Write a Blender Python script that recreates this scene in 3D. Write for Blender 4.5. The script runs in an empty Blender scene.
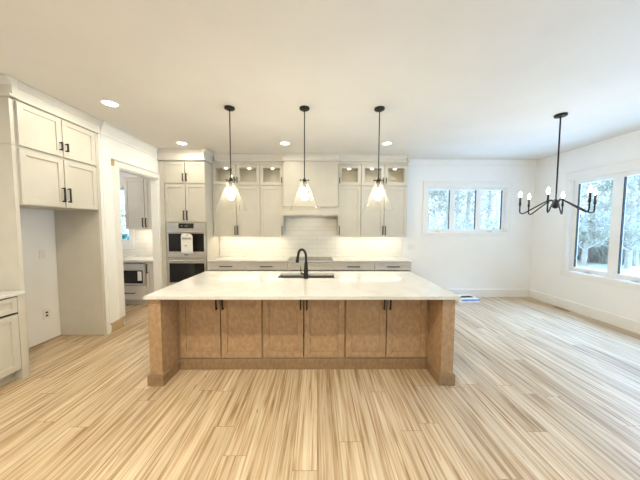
import bpy, bmesh, math, random
from mathutils import Vector, Matrix
random.seed(7)
S = bpy.context.scene
C = S.collection
PI = math.pi

# ------------------------------------------------------------------ camera, world, sun, exposure
cam = bpy.data.cameras.new('camera')
cam_o = bpy.data.objects.new('camera', cam); C.objects.link(cam_o)
cam.sensor_fit = 'HORIZONTAL'; cam.sensor_width = 36.0
cam.lens = 245.46 / 640 * 36.0
cam.clip_start = 0.05; cam.clip_end = 300
pit, yaw, roll = math.radians(3.2468), math.radians(0.5477), math.radians(0.1877)
cam_o.matrix_world = (Matrix.Translation((0, 0, 1.6068)) @ Matrix.Rotation(-yaw, 4, 'Z')
                      @ Matrix.Rotation(PI/2 - pit, 4, 'X') @ Matrix.Rotation(roll, 4, 'Z'))
S.camera = cam_o

w = bpy.data.worlds.new('sky'); S.world = w; w.use_nodes = True
WN = w.node_tree.nodes
WN['Background'].inputs['Color'].default_value = (0.74, 0.91, 1.0, 1)
WN['Background'].inputs['Strength'].default_value = 1.9

sun = bpy.data.lights.new('sun', 'SUN'); sun.energy = 29.0; sun.angle = math.radians(60)
sun.color = (0.27, 0.53, 1.0)
sun_o = bpy.data.objects.new('sun', sun); C.objects.link(sun_o)
sun_o.rotation_euler = Vector((-0.76, 0.0, -0.96)).to_track_quat('-Z', 'Y').to_euler()

S.view_settings.view_transform = 'Standard'
S.view_settings.look = 'None'
S.view_settings.exposure = -0.12
S.view_settings.gamma = 1.0
S.view_settings.use_curve_mapping = False
S.cycles.use_denoising = True
S.cycles.max_bounces = 10
S.cycles.diffuse_bounces = 6
S.cycles.transparent_max_bounces = 16
S.cycles.sample_clamp_indirect = 8
S.cycles.caustics_reflective = False
S.cycles.caustics_refractive = False

# ------------------------------------------------------------------ materials
WARM = (1.0, 0.92, 0.70)
LAMPS = 0.55

def M(name, col, rough=0.5, metal=0.0, spec=0.5, emit=None, estr=0.0):
    m = bpy.data.materials.new(name); m.use_nodes = True
    b = m.node_tree.nodes['Principled BSDF']
    b.inputs['Base Color'].default_value = (*col, 1)
    b.inputs['Roughness'].default_value = rough
    b.inputs['Metallic'].default_value = metal
    b.inputs['Specular IOR Level'].default_value = spec
    if emit:
        b.inputs['Emission Color'].default_value = (*emit, 1)
        b.inputs['Emission Strength'].default_value = estr
    return m

def nd(m, typ, **kw):
    n = m.node_tree.nodes.new(typ)
    for k, v in kw.items():
        if k in n.inputs: n.inputs[k].default_value = v
        else: setattr(n, k, v)
    return n

def lk(m, a, b): m.node_tree.links.new(a, b)

def ramp(m, stops):
    r = m.node_tree.nodes.new('ShaderNodeValToRGB')
    e = r.color_ramp.elements
    e[0].position, e[0].color = stops[0][0], (*stops[0][1], 1)
    e[1].position, e[1].color = stops[-1][0], (*stops[-1][1], 1)
    for p, c in stops[1:-1]:
        x = e.new(p); x.color = (*c, 1)
    return r

def noisy(name, c0, c1, scale=(8, 8, 8), detail=4, rough=0.5, lo=0.3, hi=0.7, spec=0.5, bump=0.0):
    m = M(name, c0, rough, spec=spec)
    b = m.node_tree.nodes['Principled BSDF']
    tc = nd(m, 'ShaderNodeTexCoord'); mp = nd(m, 'ShaderNodeMapping')
    mp.inputs['Scale'].default_value = scale
    n = nd(m, 'ShaderNodeTexNoise', Scale=1.0, Detail=detail)
    lk(m, tc.outputs['Object'], mp.inputs['Vector']); lk(m, mp.outputs['Vector'], n.inputs['Vector'])
    r = ramp(m, [(lo, c0), (hi, c1)])
    lk(m, n.outputs['Fac'], r.inputs['Fac']); lk(m, r.outputs['Color'], b.inputs['Base Color'])
    if bump:
        bp = nd(m, 'ShaderNodeBump', Strength=bump, Distance=0.01)
        lk(m, n.outputs['Fac'], bp.inputs['Height']); lk(m, bp.outputs['Normal'], b.inputs['Normal'])
    return m

wall_m = noisy('wall_paint', (0.86, 0.86, 0.85), (0.88, 0.88, 0.87), (3, 3, 3), 2, 0.7)
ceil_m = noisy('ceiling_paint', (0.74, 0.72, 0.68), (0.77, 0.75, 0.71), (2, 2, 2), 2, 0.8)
trim_m = noisy('trim_paint', (0.82, 0.81, 0.785), (0.85, 0.84, 0.815), (4, 4, 4), 2, 0.4)
cab_m = noisy('cabinet_paint', (0.56, 0.53, 0.465), (0.59, 0.56, 0.495), (5, 5, 5), 2, 0.38)
crown_m = noisy('crown_paint', (0.67, 0.645, 0.585), (0.70, 0.675, 0.615), (5, 5, 5), 2, 0.4)
base_cab_m = noisy('base_cabinet_paint', (0.60, 0.57, 0.525), (0.63, 0.60, 0.555), (5, 5, 5), 2, 0.4)
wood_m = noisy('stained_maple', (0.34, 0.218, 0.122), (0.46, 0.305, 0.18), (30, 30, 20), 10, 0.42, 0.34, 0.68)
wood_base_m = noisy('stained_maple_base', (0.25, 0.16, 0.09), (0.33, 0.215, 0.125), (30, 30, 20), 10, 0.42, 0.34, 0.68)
raw_m = noisy('bare_wood', (0.46, 0.33, 0.19), (0.53, 0.40, 0.25), (30, 30, 6), 4, 0.8)
bronze_m = noisy('dark_bronze', (0.012, 0.010, 0.009), (0.020, 0.017, 0.014), (60, 60, 60), 2, 0.42, spec=0.3)
black_m = noisy('matte_black', (0.010, 0.010, 0.011), (0.016, 0.016, 0.017), (60, 60, 60), 2, 0.38, spec=0.3)
steel_m = noisy('brushed_steel', (0.62, 0.61, 0.59), (0.72, 0.705, 0.685), (2, 2, 160), 3, 0.33)
steel_m.node_tree.nodes['Principled BSDF'].inputs['Metallic'].default_value = 0.85
sink_m = noisy('sink_steel', (0.30, 0.275, 0.25), (0.38, 0.35, 0.32), (90, 3, 3), 3, 0.3)
sink_m.node_tree.nodes['Principled BSDF'].inputs['Metallic'].default_value = 0.8
darkglass_m = noisy('oven_glass', (0.006, 0.006, 0.007), (0.012, 0.012, 0.013), (3, 3, 3), 2, 0.06)
cooktop_m = noisy('cooktop_glass', (0.05, 0.05, 0.05), (0.07, 0.07, 0.07), (12, 12, 12), 2, 0.12)
paper_m = noisy('paper', (0.80, 0.79, 0.76), (0.84, 0.83, 0.80), (20, 20, 20), 2, 0.8)
ink_m = noisy('grey_ink', (0.18, 0.18, 0.18), (0.24, 0.24, 0.24), (40, 40, 40), 2, 0.8)
bluep_m = noisy('blue_print', (0.10, 0.20, 0.55), (0.30, 0.42, 0.72), (40, 40, 12), 3, 0.6)
plastic_m = noisy('white_plastic', (0.80, 0.79, 0.76), (0.83, 0.82, 0.79), (20, 20, 20), 2, 0.35)
socket_m = noisy('socket_shadow', (0.05, 0.05, 0.045), (0.08, 0.08, 0.07), (50, 50, 50), 2, 0.6)
vinyl_m = noisy('window_vinyl', (0.83, 0.84, 0.84), (0.86, 0.87, 0.87), (6, 6, 6), 2, 0.35)
seal_m = noisy('weather_seal', (0.025, 0.03, 0.04), (0.04, 0.048, 0.06), (30, 30, 30), 2, 0.5)
bark_m = noisy('pale_bark', (0.50, 0.46, 0.40), (0.82, 0.77, 0.69), (2, 2, 2), 4, 0.9)
darkbark_m = noisy('grey_bark', (0.34, 0.30, 0.25), (0.62, 0.57, 0.50), (2, 2, 2), 4, 0.9)
leaf_m = noisy('dry_leaves', (0.36, 0.36, 0.28), (0.60, 0.60, 0.50), (1.5, 1.5, 1.5), 4, 0.8)
green_m = noisy('evergreen_leaves', (0.03, 0.13, 0.10), (0.10, 0.27, 0.20), (4, 4, 4), 4, 0.7)
def glow_mat(name, col, strength):
    m = bpy.data.materials.new(name); m.use_nodes = True
    nt = m.node_tree; nt.nodes.remove(nt.nodes['Principled BSDF'])
    t = nd(m, 'ShaderNodeBsdfTransparent'); e = nd(m, 'ShaderNodeEmission', Strength=strength); e.inputs['Color'].default_value = (*col, 1)
    a = nd(m, 'ShaderNodeAddShader'); lk(m, t.outputs['BSDF'], a.inputs[0]); lk(m, e.outputs['Emission'], a.inputs[1])
    lk(m, a.outputs['Shader'], nt.nodes['Material Output'].inputs['Surface'])
    return m
bulb_m = glow_mat('lit_bulb', (1.0, 0.90, 0.70), 22)
lens_m = M('lit_lens', (1, 0.95, 0.85), 0.5, emit=(1.0, 0.88, 0.70), estr=9)
led_m = M('lit_led', (1, 0.95, 0.85), 0.5, emit=(1.0, 0.84, 0.60), estr=5)

def glass_mat(name, tint, ior=1.45, haze=0.0):
    m = bpy.data.materials.new(name); m.use_nodes = True
    nt = m.node_tree; nt.nodes.remove(nt.nodes['Principled BSDF'])
    out = nt.nodes['Material Output']
    t = nd(m, 'ShaderNodeBsdfTransparent'); t.inputs['Color'].default_value = (*tint, 1)
    g = nd(m, 'ShaderNodeBsdfGlossy', Roughness=0.03)
    lw = nd(m, 'ShaderNodeLayerWeight', Blend=0.5)
    pw = nd(m, 'ShaderNodeMath', operation='POWER'); lk(m, lw.outputs['Facing'], pw.inputs[0]); pw.inputs[1].default_value = 5.0
    r0 = ((ior-1)/(ior+1))**2
    f = nd(m, 'ShaderNodeMath', operation='MULTIPLY_ADD'); lk(m, pw.outputs[0], f.inputs[0]); f.inputs[1].default_value = 1-r0; f.inputs[2].default_value = r0
    mx = nd(m, 'ShaderNodeMixShader')
    lk(m, f.outputs[0], mx.inputs['Fac']); lk(m, t.outputs['BSDF'], mx.inputs[1]); lk(m, g.outputs['BSDF'], mx.inputs[2])
    last = mx
    if haze:
        d = nd(m, 'ShaderNodeBsdfTranslucent'); d.inputs['Color'].default_value = (1, 0.97, 0.9, 1)
        m2 = nd(m, 'ShaderNodeMixShader'); m2.inputs['Fac'].default_value = haze
        lk(m, mx.outputs['Shader'], m2.inputs[1]); lk(m, d.outputs['BSDF'], m2.inputs[2]); last = m2
    lk(m, last.outputs['Shader'], out.inputs['Surface'])
    return m
pane_m = glass_mat('window_glass', (0.97, 0.99, 1.0))
cabglass_m = glass_mat('cabinet_glass', (0.96, 0.96, 0.95), 1.35)
shade_m = glass_mat('pendant_glass', (0.99, 0.985, 0.97), 1.2, 0.026)

def floor_material():
    m = M('oak_planks', (0.6, 0.4, 0.2), 0.33, spec=0.5)
    b = m.node_tree.nodes['Principled BSDF']
    tc = nd(m, 'ShaderNodeTexCoord'); sp = nd(m, 'ShaderNodeSeparateXYZ')
    lk(m, tc.outputs['Object'], sp.inputs['Vector'])
    def mt(op, a, bb, c=None):
        n = nd(m, 'ShaderNodeMath', operation=op)
        for k, v in enumerate((a, bb, c)):
            if v is None: continue
            if isinstance(v, (int, float)): n.inputs[k].default_value = v
            else: lk(m, v, n.inputs[k])
        return n.outputs[0]
    PW, PL = 0.165, 1.9
    rx = mt('DIVIDE', sp.outputs['X'], PW); row = mt('FLOOR', rx, 0)
    w1 = nd(m, 'ShaderNodeTexWhiteNoise', noise_dimensions='1D'); lk(m, row, w1.inputs['W'])
    ry = mt('ADD', mt('DIVIDE', sp.outputs['Y'], PL), mt('MULTIPLY', w1.outputs['Value'], 7.3)); cell = mt('FLOOR', ry, 0)
    w2 = nd(m, 'ShaderNodeTexWhiteNoise', noise_dimensions='2D')
    cv = nd(m, 'ShaderNodeCombineXYZ'); lk(m, row, cv.inputs['X']); lk(m, cell, cv.inputs['Y']); lk(m, cv.outputs['Vector'], w2.inputs['Vector'])
    ex = mt('MULTIPLY', mt('SUBTRACT', 0.5, mt('ABSOLUTE', mt('SUBTRACT', mt('FRACT', rx, 0), 0.5), 0)), PW)
    ey = mt('MULTIPLY', mt('SUBTRACT', 0.5, mt('ABSOLUTE', mt('SUBTRACT', mt('FRACT', ry, 0), 0.5), 0)), PL)
    joint = mt('MAXIMUM', mt('LESS_THAN', ex, 0.0016), mt('LESS_THAN', ey, 0.0016))
    class _R: outputs = {'Red': w2.outputs['Value']}
    rnd = _R
    # streaky grain, shifted from plank to plank
    def grain(sx, sy, detail, dist):
        mx = nd(m, 'ShaderNodeMath', operation='MULTIPLY'); lk(m, sp.outputs['X'], mx.inputs[0]); mx.inputs[1].default_value = sx
        my = nd(m, 'ShaderNodeMath', operation='MULTIPLY_ADD'); lk(m, sp.outputs['Y'], my.inputs[0]); my.inputs[1].default_value = sy
        mr = nd(m, 'ShaderNodeMath', operation='MULTIPLY'); lk(m, rnd.outputs['Red'], mr.inputs[0]); mr.inputs[1].default_value = 40
        lk(m, mr.outputs[0], my.inputs[2])
        c = nd(m, 'ShaderNodeCombineXYZ'); lk(m, mx.outputs[0], c.inputs['X']); lk(m, my.outputs[0], c.inputs['Y']); lk(m, mr.outputs[0], c.inputs['Z'])
        n = nd(m, 'ShaderNodeTexNoise', Scale=1.0, Detail=detail, Distortion=dist)
        lk(m, c.outputs['Vector'], n.inputs['Vector'])
        return n
    g1 = grain(40, 1.3, 6, 0.7); g2 = grain(110, 2.6, 3, 0.2); g3 = grain(19, 3.4, 3, 1.2)
    r1 = ramp(m, [(0.30, (0.27, 0.165, 0.085)), (0.42, (0.47, 0.335, 0.20)), (0.53, (0.60, 0.475, 0.325)), (0.68, (0.68, 0.575, 0.42))])
    lk(m, g1.outputs['Fac'], r1.inputs['Fac'])
    r2 = ramp(m, [(0.30, (0.72, 0.66, 0.60)), (0.55, (1.0, 1.0, 1.0))]); lk(m, g2.outputs['Fac'], r2.inputs['Fac'])
    mul = nd(m, 'ShaderNodeMix', data_type='RGBA', blend_type='MULTIPLY'); mul.inputs[0].default_value = 0.55
    lk(m, r1.outputs['Color'], mul.inputs[6]); lk(m, r2.outputs['Color'], mul.inputs[7])
    # plank tone
    r3 = ramp(m, [(0.0, (0.86, 0.83, 0.80)), (1.0, (1.06, 1.05, 1.04))]); lk(m, rnd.outputs['Red'], r3.inputs['Fac'])
    mul2 = nd(m, 'ShaderNodeMix', data_type='RGBA', blend_type='MULTIPLY'); mul2.inputs[0].default_value = 1.0
    lk(m, mul.outputs[2], mul2.inputs[6]); lk(m, r3.outputs['Color'], mul2.inputs[7])
    # knots
    rk = ramp(m, [(0.20, (0.45, 0.33, 0.24)), (0.33, (1, 1, 1))]); lk(m, g3.outputs['Fac'], rk.inputs['Fac'])
    mul3 = nd(m, 'ShaderNodeMix', data_type='RGBA', blend_type='MULTIPLY'); mul3.inputs[0].default_value = 0.8
    lk(m, mul2.outputs[2], mul3.inputs[6]); lk(m, rk.outputs['Color'], mul3.inputs[7])
    # joints
    jm = nd(m, 'ShaderNodeMix', data_type='RGBA'); lk(m, joint, jm.inputs[0])
    lk(m, mul3.outputs[2], jm.inputs[6]); jm.inputs[7].default_value = (0.27, 0.16, 0.08, 1)
    lk(m, jm.outputs[2], b.inputs['Base Color'])
    bp = nd(m, 'ShaderNodeBump', Strength=0.12, Distance=0.004)
    lk(m, g2.outputs['Fac'], bp.inputs['Height']); lk(m, bp.outputs['Normal'], b.inputs['Normal'])
    return m
floor_m = floor_material()

def quartz():
    m = M('white_quartz', (0.8, 0.78, 0.74), 0.10, spec=0.5)
    b = m.node_tree.nodes['Principled BSDF']
    tc = nd(m, 'ShaderNodeTexCoord')
    n = nd(m, 'ShaderNodeTexNoise', Scale=1.6, Detail=6, Distortion=1.6)
    lk(m, tc.outputs['Object'], n.inputs['Vector'])
    r = ramp(m, [(0.40, (0.69, 0.675, 0.655)), (0.495, (0.655, 0.63, 0.60)), (0.52, (0.695, 0.68, 0.66)), (0.7, (0.71, 0.695, 0.68))])
    lk(m, n.outputs['Fac'], r.inputs['Fac']); lk(m, r.outputs['Color'], b.inputs['Base Color'])
    return m
quartz_m = quartz()

def tile():
    m = M('white_subway_tile', (0.8, 0.78, 0.73), 0.22, spec=0.5)
    b = m.node_tree.nodes['Principled BSDF']
    tc = nd(m, 'ShaderNodeTexCoord'); sp = nd(m, 'ShaderNodeSeparateXYZ'); cb = nd(m, 'ShaderNodeCombineXYZ')
    lk(m, tc.outputs['Object'], sp.inputs['Vector']); lk(m, sp.outputs['X'], cb.inputs['X']); lk(m, sp.outputs['Z'], cb.inputs['Y'])
    br = nd(m, 'ShaderNodeTexBrick', Scale=1.0)
    br.inputs['Color1'].default_value = (0.78, 0.755, 0.70, 1); br.inputs['Color2'].default_value = (0.83, 0.81, 0.76, 1)
    br.inputs['Mortar'].default_value = (0.63, 0.60, 0.55, 1); br.inputs['Mortar Size'].default_value = 0.003
    br.inputs['Brick Width'].default_value = 0.40; br.inputs['Row Height'].default_value = 0.10
    lk(m, cb.outputs['Vector'], br.inputs['Vector']); lk(m, br.outputs['Color'], b.inputs['Base Color'])
    iv = nd(m, 'ShaderNodeMath', operation='SUBTRACT'); iv.inputs[0].default_value = 1.0; lk(m, br.outputs['Fac'], iv.inputs[1])
    bp = nd(m, 'ShaderNodeBump', Strength=0.3, Distance=0.003)
    lk(m, iv.outputs[0], bp.inputs['Height']); lk(m, bp.outputs['Normal'], b.inputs['Normal'])
    return m
tile_m = tile()
grass_m = noisy('pale_winter_ground', (0.62, 0.66, 0.56), (0.90, 0.90, 0.86), (0.35, 0.35, 0.35), 6, 0.9)
bank_m = noisy('wooded_bank', (0.40, 0.38, 0.33), (0.90, 0.88, 0.82), (0.9, 0.9, 0.7), 10, 0.95, 0.35, 0.68)

# ------------------------------------------------------------------ mesh helpers
class B:
    """collects shapes into one mesh"""
    def __init__(s): s.bm = bmesh.new()
    def box(s, x0, x1, y0, y1, z0, z1):
        x0, x1 = sorted((x0, x1)); y0, y1 = sorted((y0, y1)); z0, z1 = sorted((z0, z1))
        v = [s.bm.verts.new(p) for p in ((x0,y0,z0),(x1,y0,z0),(x1,y1,z0),(x0,y1,z0),(x0,y0,z1),(x1,y0,z1),(x1,y1,z1),(x0,y1,z1))]
        for f in ((0,3,2,1),(4,5,6,7),(0,1,5,4),(1,2,6,5),(2,3,7,6),(3,0,4,7)): s.bm.faces.new([v[i] for i in f])
        return s
    def tube(s, pts, r, n=8, cap=True):
        pts = [Vector(p) for p in pts]
        rs = r if isinstance(r, (list, tuple)) else [r]*len(pts)
        rings = []; up = None
        for i, p in enumerate(pts):
            a = pts[max(i-1, 0)]; b = pts[min(i+1, len(pts)-1)]
            t = (b-a).normalized()
            if up is None:
                up = Vector((0, 0, 1)) if abs(t.z) < 0.9 else Vector((1, 0, 0))
            u = t.cross(up).normalized(); v = u.cross(t).normalized(); up = v
            rings.append([s.bm.verts.new(p + (u*math.cos(2*PI*k/n) + v*math.sin(2*PI*k/n))*rs[i]) for k in range(n)])
        for a, b in zip(rings, rings[1:]):
            for k in range(n): s.bm.faces.new((a[k], a[(k+1) % n], b[(k+1) % n], b[k]))
        if cap:
            s.bm.faces.new(rings[0][::-1]); s.bm.faces.new(rings[-1])
        return s
    def lathe(s, prof, n=32, c=(0, 0, 0), closed=False):
        rings = []
        for r, z in prof:
            if r < 1e-6: rings.append([s.bm.verts.new((c[0], c[1], c[2]+z))])
            else: rings.append([s.bm.verts.new((c[0]+r*math.cos(2*PI*k/n), c[1]+r*math.sin(2*PI*k/n), c[2]+z)) for k in range(n)])
        pairs = list(zip(rings, rings[1:]))
        if closed: pairs.append((rings[-1], rings[0]))
        for a, b in pairs:
            for k in range(n):
                k2 = (k+1) % n
                if len(a) == 1 and len(b) == 1: continue
                if len(a) == 1: s.bm.faces.new((a[0], b[k2], b[k]))
                elif len(b) == 1: s.bm.faces.new((a[k], a[k2], b[0]))
                else: s.bm.faces.new((a[k], a[k2], b[k2], b[k]))
        return s
    def prism(s, prof, axis, a0, a1):
        """extrude a closed 2D profile; axis 'x': profile (y,z); 'y': (x,z); 'z': (x,y)"""
        def mk(p, a): return {'x': (a, p[0], p[1]), 'y': (p[0], a, p[1]), 'z': (p[0], p[1], a)}[axis]
        A = [s.bm.verts.new(mk(p, a0)) for p in prof]; Bv = [s.bm.verts.new(mk(p, a1)) for p in prof]
        n = len(prof)
        for k in range(n): s.bm.faces.new((A[k], A[(k+1) % n], Bv[(k+1) % n], Bv[k]))
        s.bm.faces.new(A[::-1]); s.bm.faces.new(Bv)
        return s
    def build(s, name, mat, parent=None, smooth=False, bevel=0.0):
        bmesh.ops.recalc_face_normals(s.bm, faces=s.bm.faces)
        me = bpy.data.meshes.new(name); s.bm.to_mesh(me); s.bm.free()
        me.materials.append(mat)
        if smooth:
            for p in me.polygons: p.use_smooth = True
            try: me.set_sharp_from_angle(angle=math.radians(40))
            except Exception: pass
        o = bpy.data.objects.new(name, me); C.objects.link(o)
        if parent: o.parent = parent
        if bevel:
            bv = o.modifiers.new('bevel', 'BEVEL'); bv.width = bevel; bv.segments = 2; bv.limit_method = 'ANGLE'
        return o

def tag(o, label, cat, group=None, kind=None):
    o['label'] = label; o['category'] = cat
    if group: o['group'] = group
    if kind: o['kind'] = kind
    return o

def thing(name, label, cat, loc=(0, 0, 0), rotz=0.0, group=None):
    o = bpy.data.objects.new(name, None); C.objects.link(o)
    o.empty_display_size = 0.1
    o.location = loc; o.rotation_euler = (0, 0, rotz)
    return tag(o, label, cat, group)

def struct(name, b, mat, parent=None, bevel=0.0):
    o = b.build(name, mat, parent, bevel=bevel)
    if not parent: o['kind'] = 'structure'
    return o

def copy_tree(o, parent=None):
    c = o.copy(); C.objects.link(c); c.parent = parent
    for ch in [x for x in o.children]: copy_tree(ch, c)
    return c

def lamp(name, typ, energy, parent, loc, color=WARM, size=0.05, rot=None, size_y=None, spot=None, blend=0.5):
    l = bpy.data.lights.new(name, typ); l.energy = energy*LAMPS; l.color = color
    if typ == 'AREA':
        if size_y: l.shape = 'RECTANGLE'; l.size = size; l.size_y = size_y
        else: l.shape = 'DISK'; l.size = size
    else:
        l.shadow_soft_size = size
        if typ == 'SPOT': l.spot_size = spot or math.radians(120); l.spot_blend = blend
    o = bpy.data.objects.new(name, l); C.objects.link(o); o.parent = parent; o.location = loc
    if rot: o.rotation_euler = rot
    return o

# ------------------------------------------------------------------ the room
H = 3.08; YB = 5.52; XR = 4.87; XD = -3.105; XN = -3.74; YF = -3.2; XP = -5.45
struct('floor', B().box(XP-0.12, XR+0.14, YF-0.12, YB+0.14, -0.12, 0), floor_m)
struct('ceiling', B().box(XP-0.12, XR+0.14, YF-0.12, YB+0.14, H, H+0.12), ceil_m)

def wall_x(name, y0, y1, x0, x1, holes, mat=wall_m):
    """wall along X with rectangular holes (x0,x1,z0,z1)"""
    b = B(); xs = x0
    for (a, c, d, e) in sorted(holes):
        if a > xs: b.box(xs, a, y0, y1, 0, H)
        if d > 0: b.box(a, c, y0, y1, 0, d)
        if e < H: b.box(a, c, y0, y1, e, H)
        xs = c
    if xs < x1: b.box(xs, x1, y0, y1, 0, H)
    return struct(name, b, mat)
def wall_y(name, x0, x1, y0, y1, holes, mat=wall_m):
    b = B(); ys = y0
    for (a, c, d, e) in sorted(holes):
        if a > ys: b.box(x0, x1, ys, a, 0, H)
        if d > 0: b.box(x0, x1, a, c, 0, d)
        if e < H: b.box(x0, x1, a, c, e, H)
        ys = c
    if ys < y1: b.box(x0, x1, ys, y1, 0, H)
    return struct(name, b, mat)

wall_x('wall_back', YB, YB+0.14, XP-0.12, XR+0.14, [(-5.02, -4.19, 1.20, 2.46), (2.442, 4.262, 1.465, 2.50)])
wall_y('wall_right', XR, XR+0.14, YF, YB, [(2.63, 4.73, 0.745, 2.50), (-1.6, 1.9, 0.06, 2.50)])
wall_y('wall_left', XD-0.12, XD, 3.575, YB, [(3.89, 4.83, 0, 2.50)])
wall_y('wall_niche', XN-0.12, XN, YF, 3.575, [])
struct('wall_pantry_front', B().box(XP, XN-0.121, 3.455, 3.575, 0, H).box(XN-0.121, XD-0.121, 3.576, 3.69, 0, H), wall_m)
struct('wall_pantry_left', B().box(XP-0.12, XP, 3.455, YB, 0, H), wall_m)
wall_x('wall_front', YF-0.12, YF, XN-0.12, XR+0.14, [])

# baseboards
bh = 0.18
def baseprof(s): return [(0, 0), (s*0.018, 0), (s*0.018, bh-0.012), (s*0.010, bh), (0, bh)]
struct('baseboard_back', B().prism([(YB+p[0], p[1]) for p in baseprof(-1)], 'x', 1.925, XR-0.02), trim_m)
struct('baseboard_right', B().prism([(XR+p[0], p[1]) for p in baseprof(-1)], 'y', 1.95, YB-0.001), trim_m)
struct('baseboard_left', B().prism([(XD+p[0], p[1]) for p in baseprof(1)], 'y', 3.578, 3.60), trim_m)
# crown mouldings on the bare walls
def crownprof(p, s, d=0.075, z0=2.955): return [(p, z0), (p+s*0.012, z0), (p+s*0.016, z0+0.03), (p+s*(d-0.015), H-0.03), (p+s*d, H-0.02), (p+s*d, H-0.001), (p, H-0.001)]
struct('trim_1', B().prism(crownprof(YB-0.001, -1, 0.07), 'x', 1.90, XR-0.06), trim_m)
struct('trim_2', B().prism(crownprof(XD+0.001, 1, 0.075, 2.91), 'y', 3.60, 4.78), trim_m)
# crown and frieze over the kitchen cabinets
KC = 2.962
def cprof(a, s, back, z0):
    """frieze board with a small bead below and a cove crown at the ceiling; a = face plane, s = outward sign"""
    return [(back, z0), (a+s*0.030, z0), (a+s*0.036, z0+0.008), (a+s*0.036, z0+0.022), (a+s*0.012, z0+0.028), (a+s*0.012, H-0.072), (a+s*0.020, H-0.066), (a+s*0.028, H-0.048), (a+s*0.050, H-0.024), (a+s*0.058, H-0.018), (a+s*0.058, H-0.001), (back, H-0.001)]
def kcrown(b, x0, x1, yf, z0, yb):
    b.prism(cprof(yf, -1, yb, z0), 'x', x0, x1)
b = B(); kcrown(b, -2.14, -0.735, 5.19, 2.945, YB-0.002); kcrown(b, 0.445, 1.893, 5.19, 2.945, YB-0.002)
kcrown(b, -0.725, 0.435, 5.115, 2.935, YB-0.002)
b.prism(cprof(1.882, 1, 1.86, 2.945), 'y', 5.133, YB-0.003)
struct('trim_3', b, crown_m)
b = B(); kcrown(b, XD+0.003, -2.195, 4.87, 2.868, YB-0.002)
b.prism(cprof(-2.203, 1, -2.23, 2.868), 'y', 4.813, YB-0.003)
struct('trim_4', b, crown_m)
b = B()
b.prism(cprof(XD, 1, XN+0.003, 2.892), 'y', 2.575, 3.572)
b.prism(cprof(2.566, -1, 2.60, 2.892), 'x', XN+0.003, XD+0.057)
struct('trim_5', b, crown_m)
struct('niche_gap_shade', B().box(XN+0.001, XN+0.008, 2.605, 3.526, 0.001, 0.016).box(XN+0.008, XD-0.002, 3.519, 3.527, 0.001, 0.016), raw_m)  # brown strip standing in for the gap shadow along the niche floor
# doorway casing, jambs and head
b = B()
b.box(XD, XD+0.022, 3.785, 3.895, 0.165, 2.505).box(XD, XD+0.022, 4.825, 4.868, 0.001, 2.505)
b.box(XD, XD+0.026, 3.806, 4.868, 2.505, 2.60).box(XD, XD+0.042, 3.766, 4.868, 2.60, 2.617)
b.box(XD-0.122, XD+0.001, 3.891, 3.905, 0.001, 2.49).box(XD-0.122, XD+0.001, 4.815, 4.829, 0.001, 2.49).box(XD-0.122, XD+0.001, 3.891, 4.829, 2.487, 2.499)
struct('trim_6', b, trim_m)
b = B().box(XD, XD+0.025, 3.774, 3.805, 2.505, 2.60)                    # bare end grain at the head casing
struct('trim_7', b, raw_m)
b = B()                                                                 # bare board at the foot of the casing, ragged where it was broken off
b.prism([(p-0.025, z) for p, z in ((3.67, 0.001), (3.90, 0.001), (3.882, 0.05), (3.893, 0.10), (3.912, 0.165), (3.82, 0.145), (3.76, 0.142), (3.70, 0.135), (3.658, 0.14), (3.682, 0.09), (3.678, 0.04))], 'x', XD+0.001, XD+0.024)
struct('trim_8', b, raw_m)
struct('trim_9', B().box(XD, XD+0.016, 3.602, 3.612, 0.001, 2.90), trim_m)
# tiled backsplash and pantry tile
struct('wall_backsplash', B().box(-2.196, 1.924, YB-0.010, YB-0.001, 0.921, 2.05), tile_m)
struct('wall_pantry_tile', B().box(-4.08, -3.24, YB-0.010, YB-0.001, 0.921, 1.60).box(XP+0.01, -4.09, YB-0.010, YB-0.001, 0.921, 1.08), tile_m)

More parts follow.
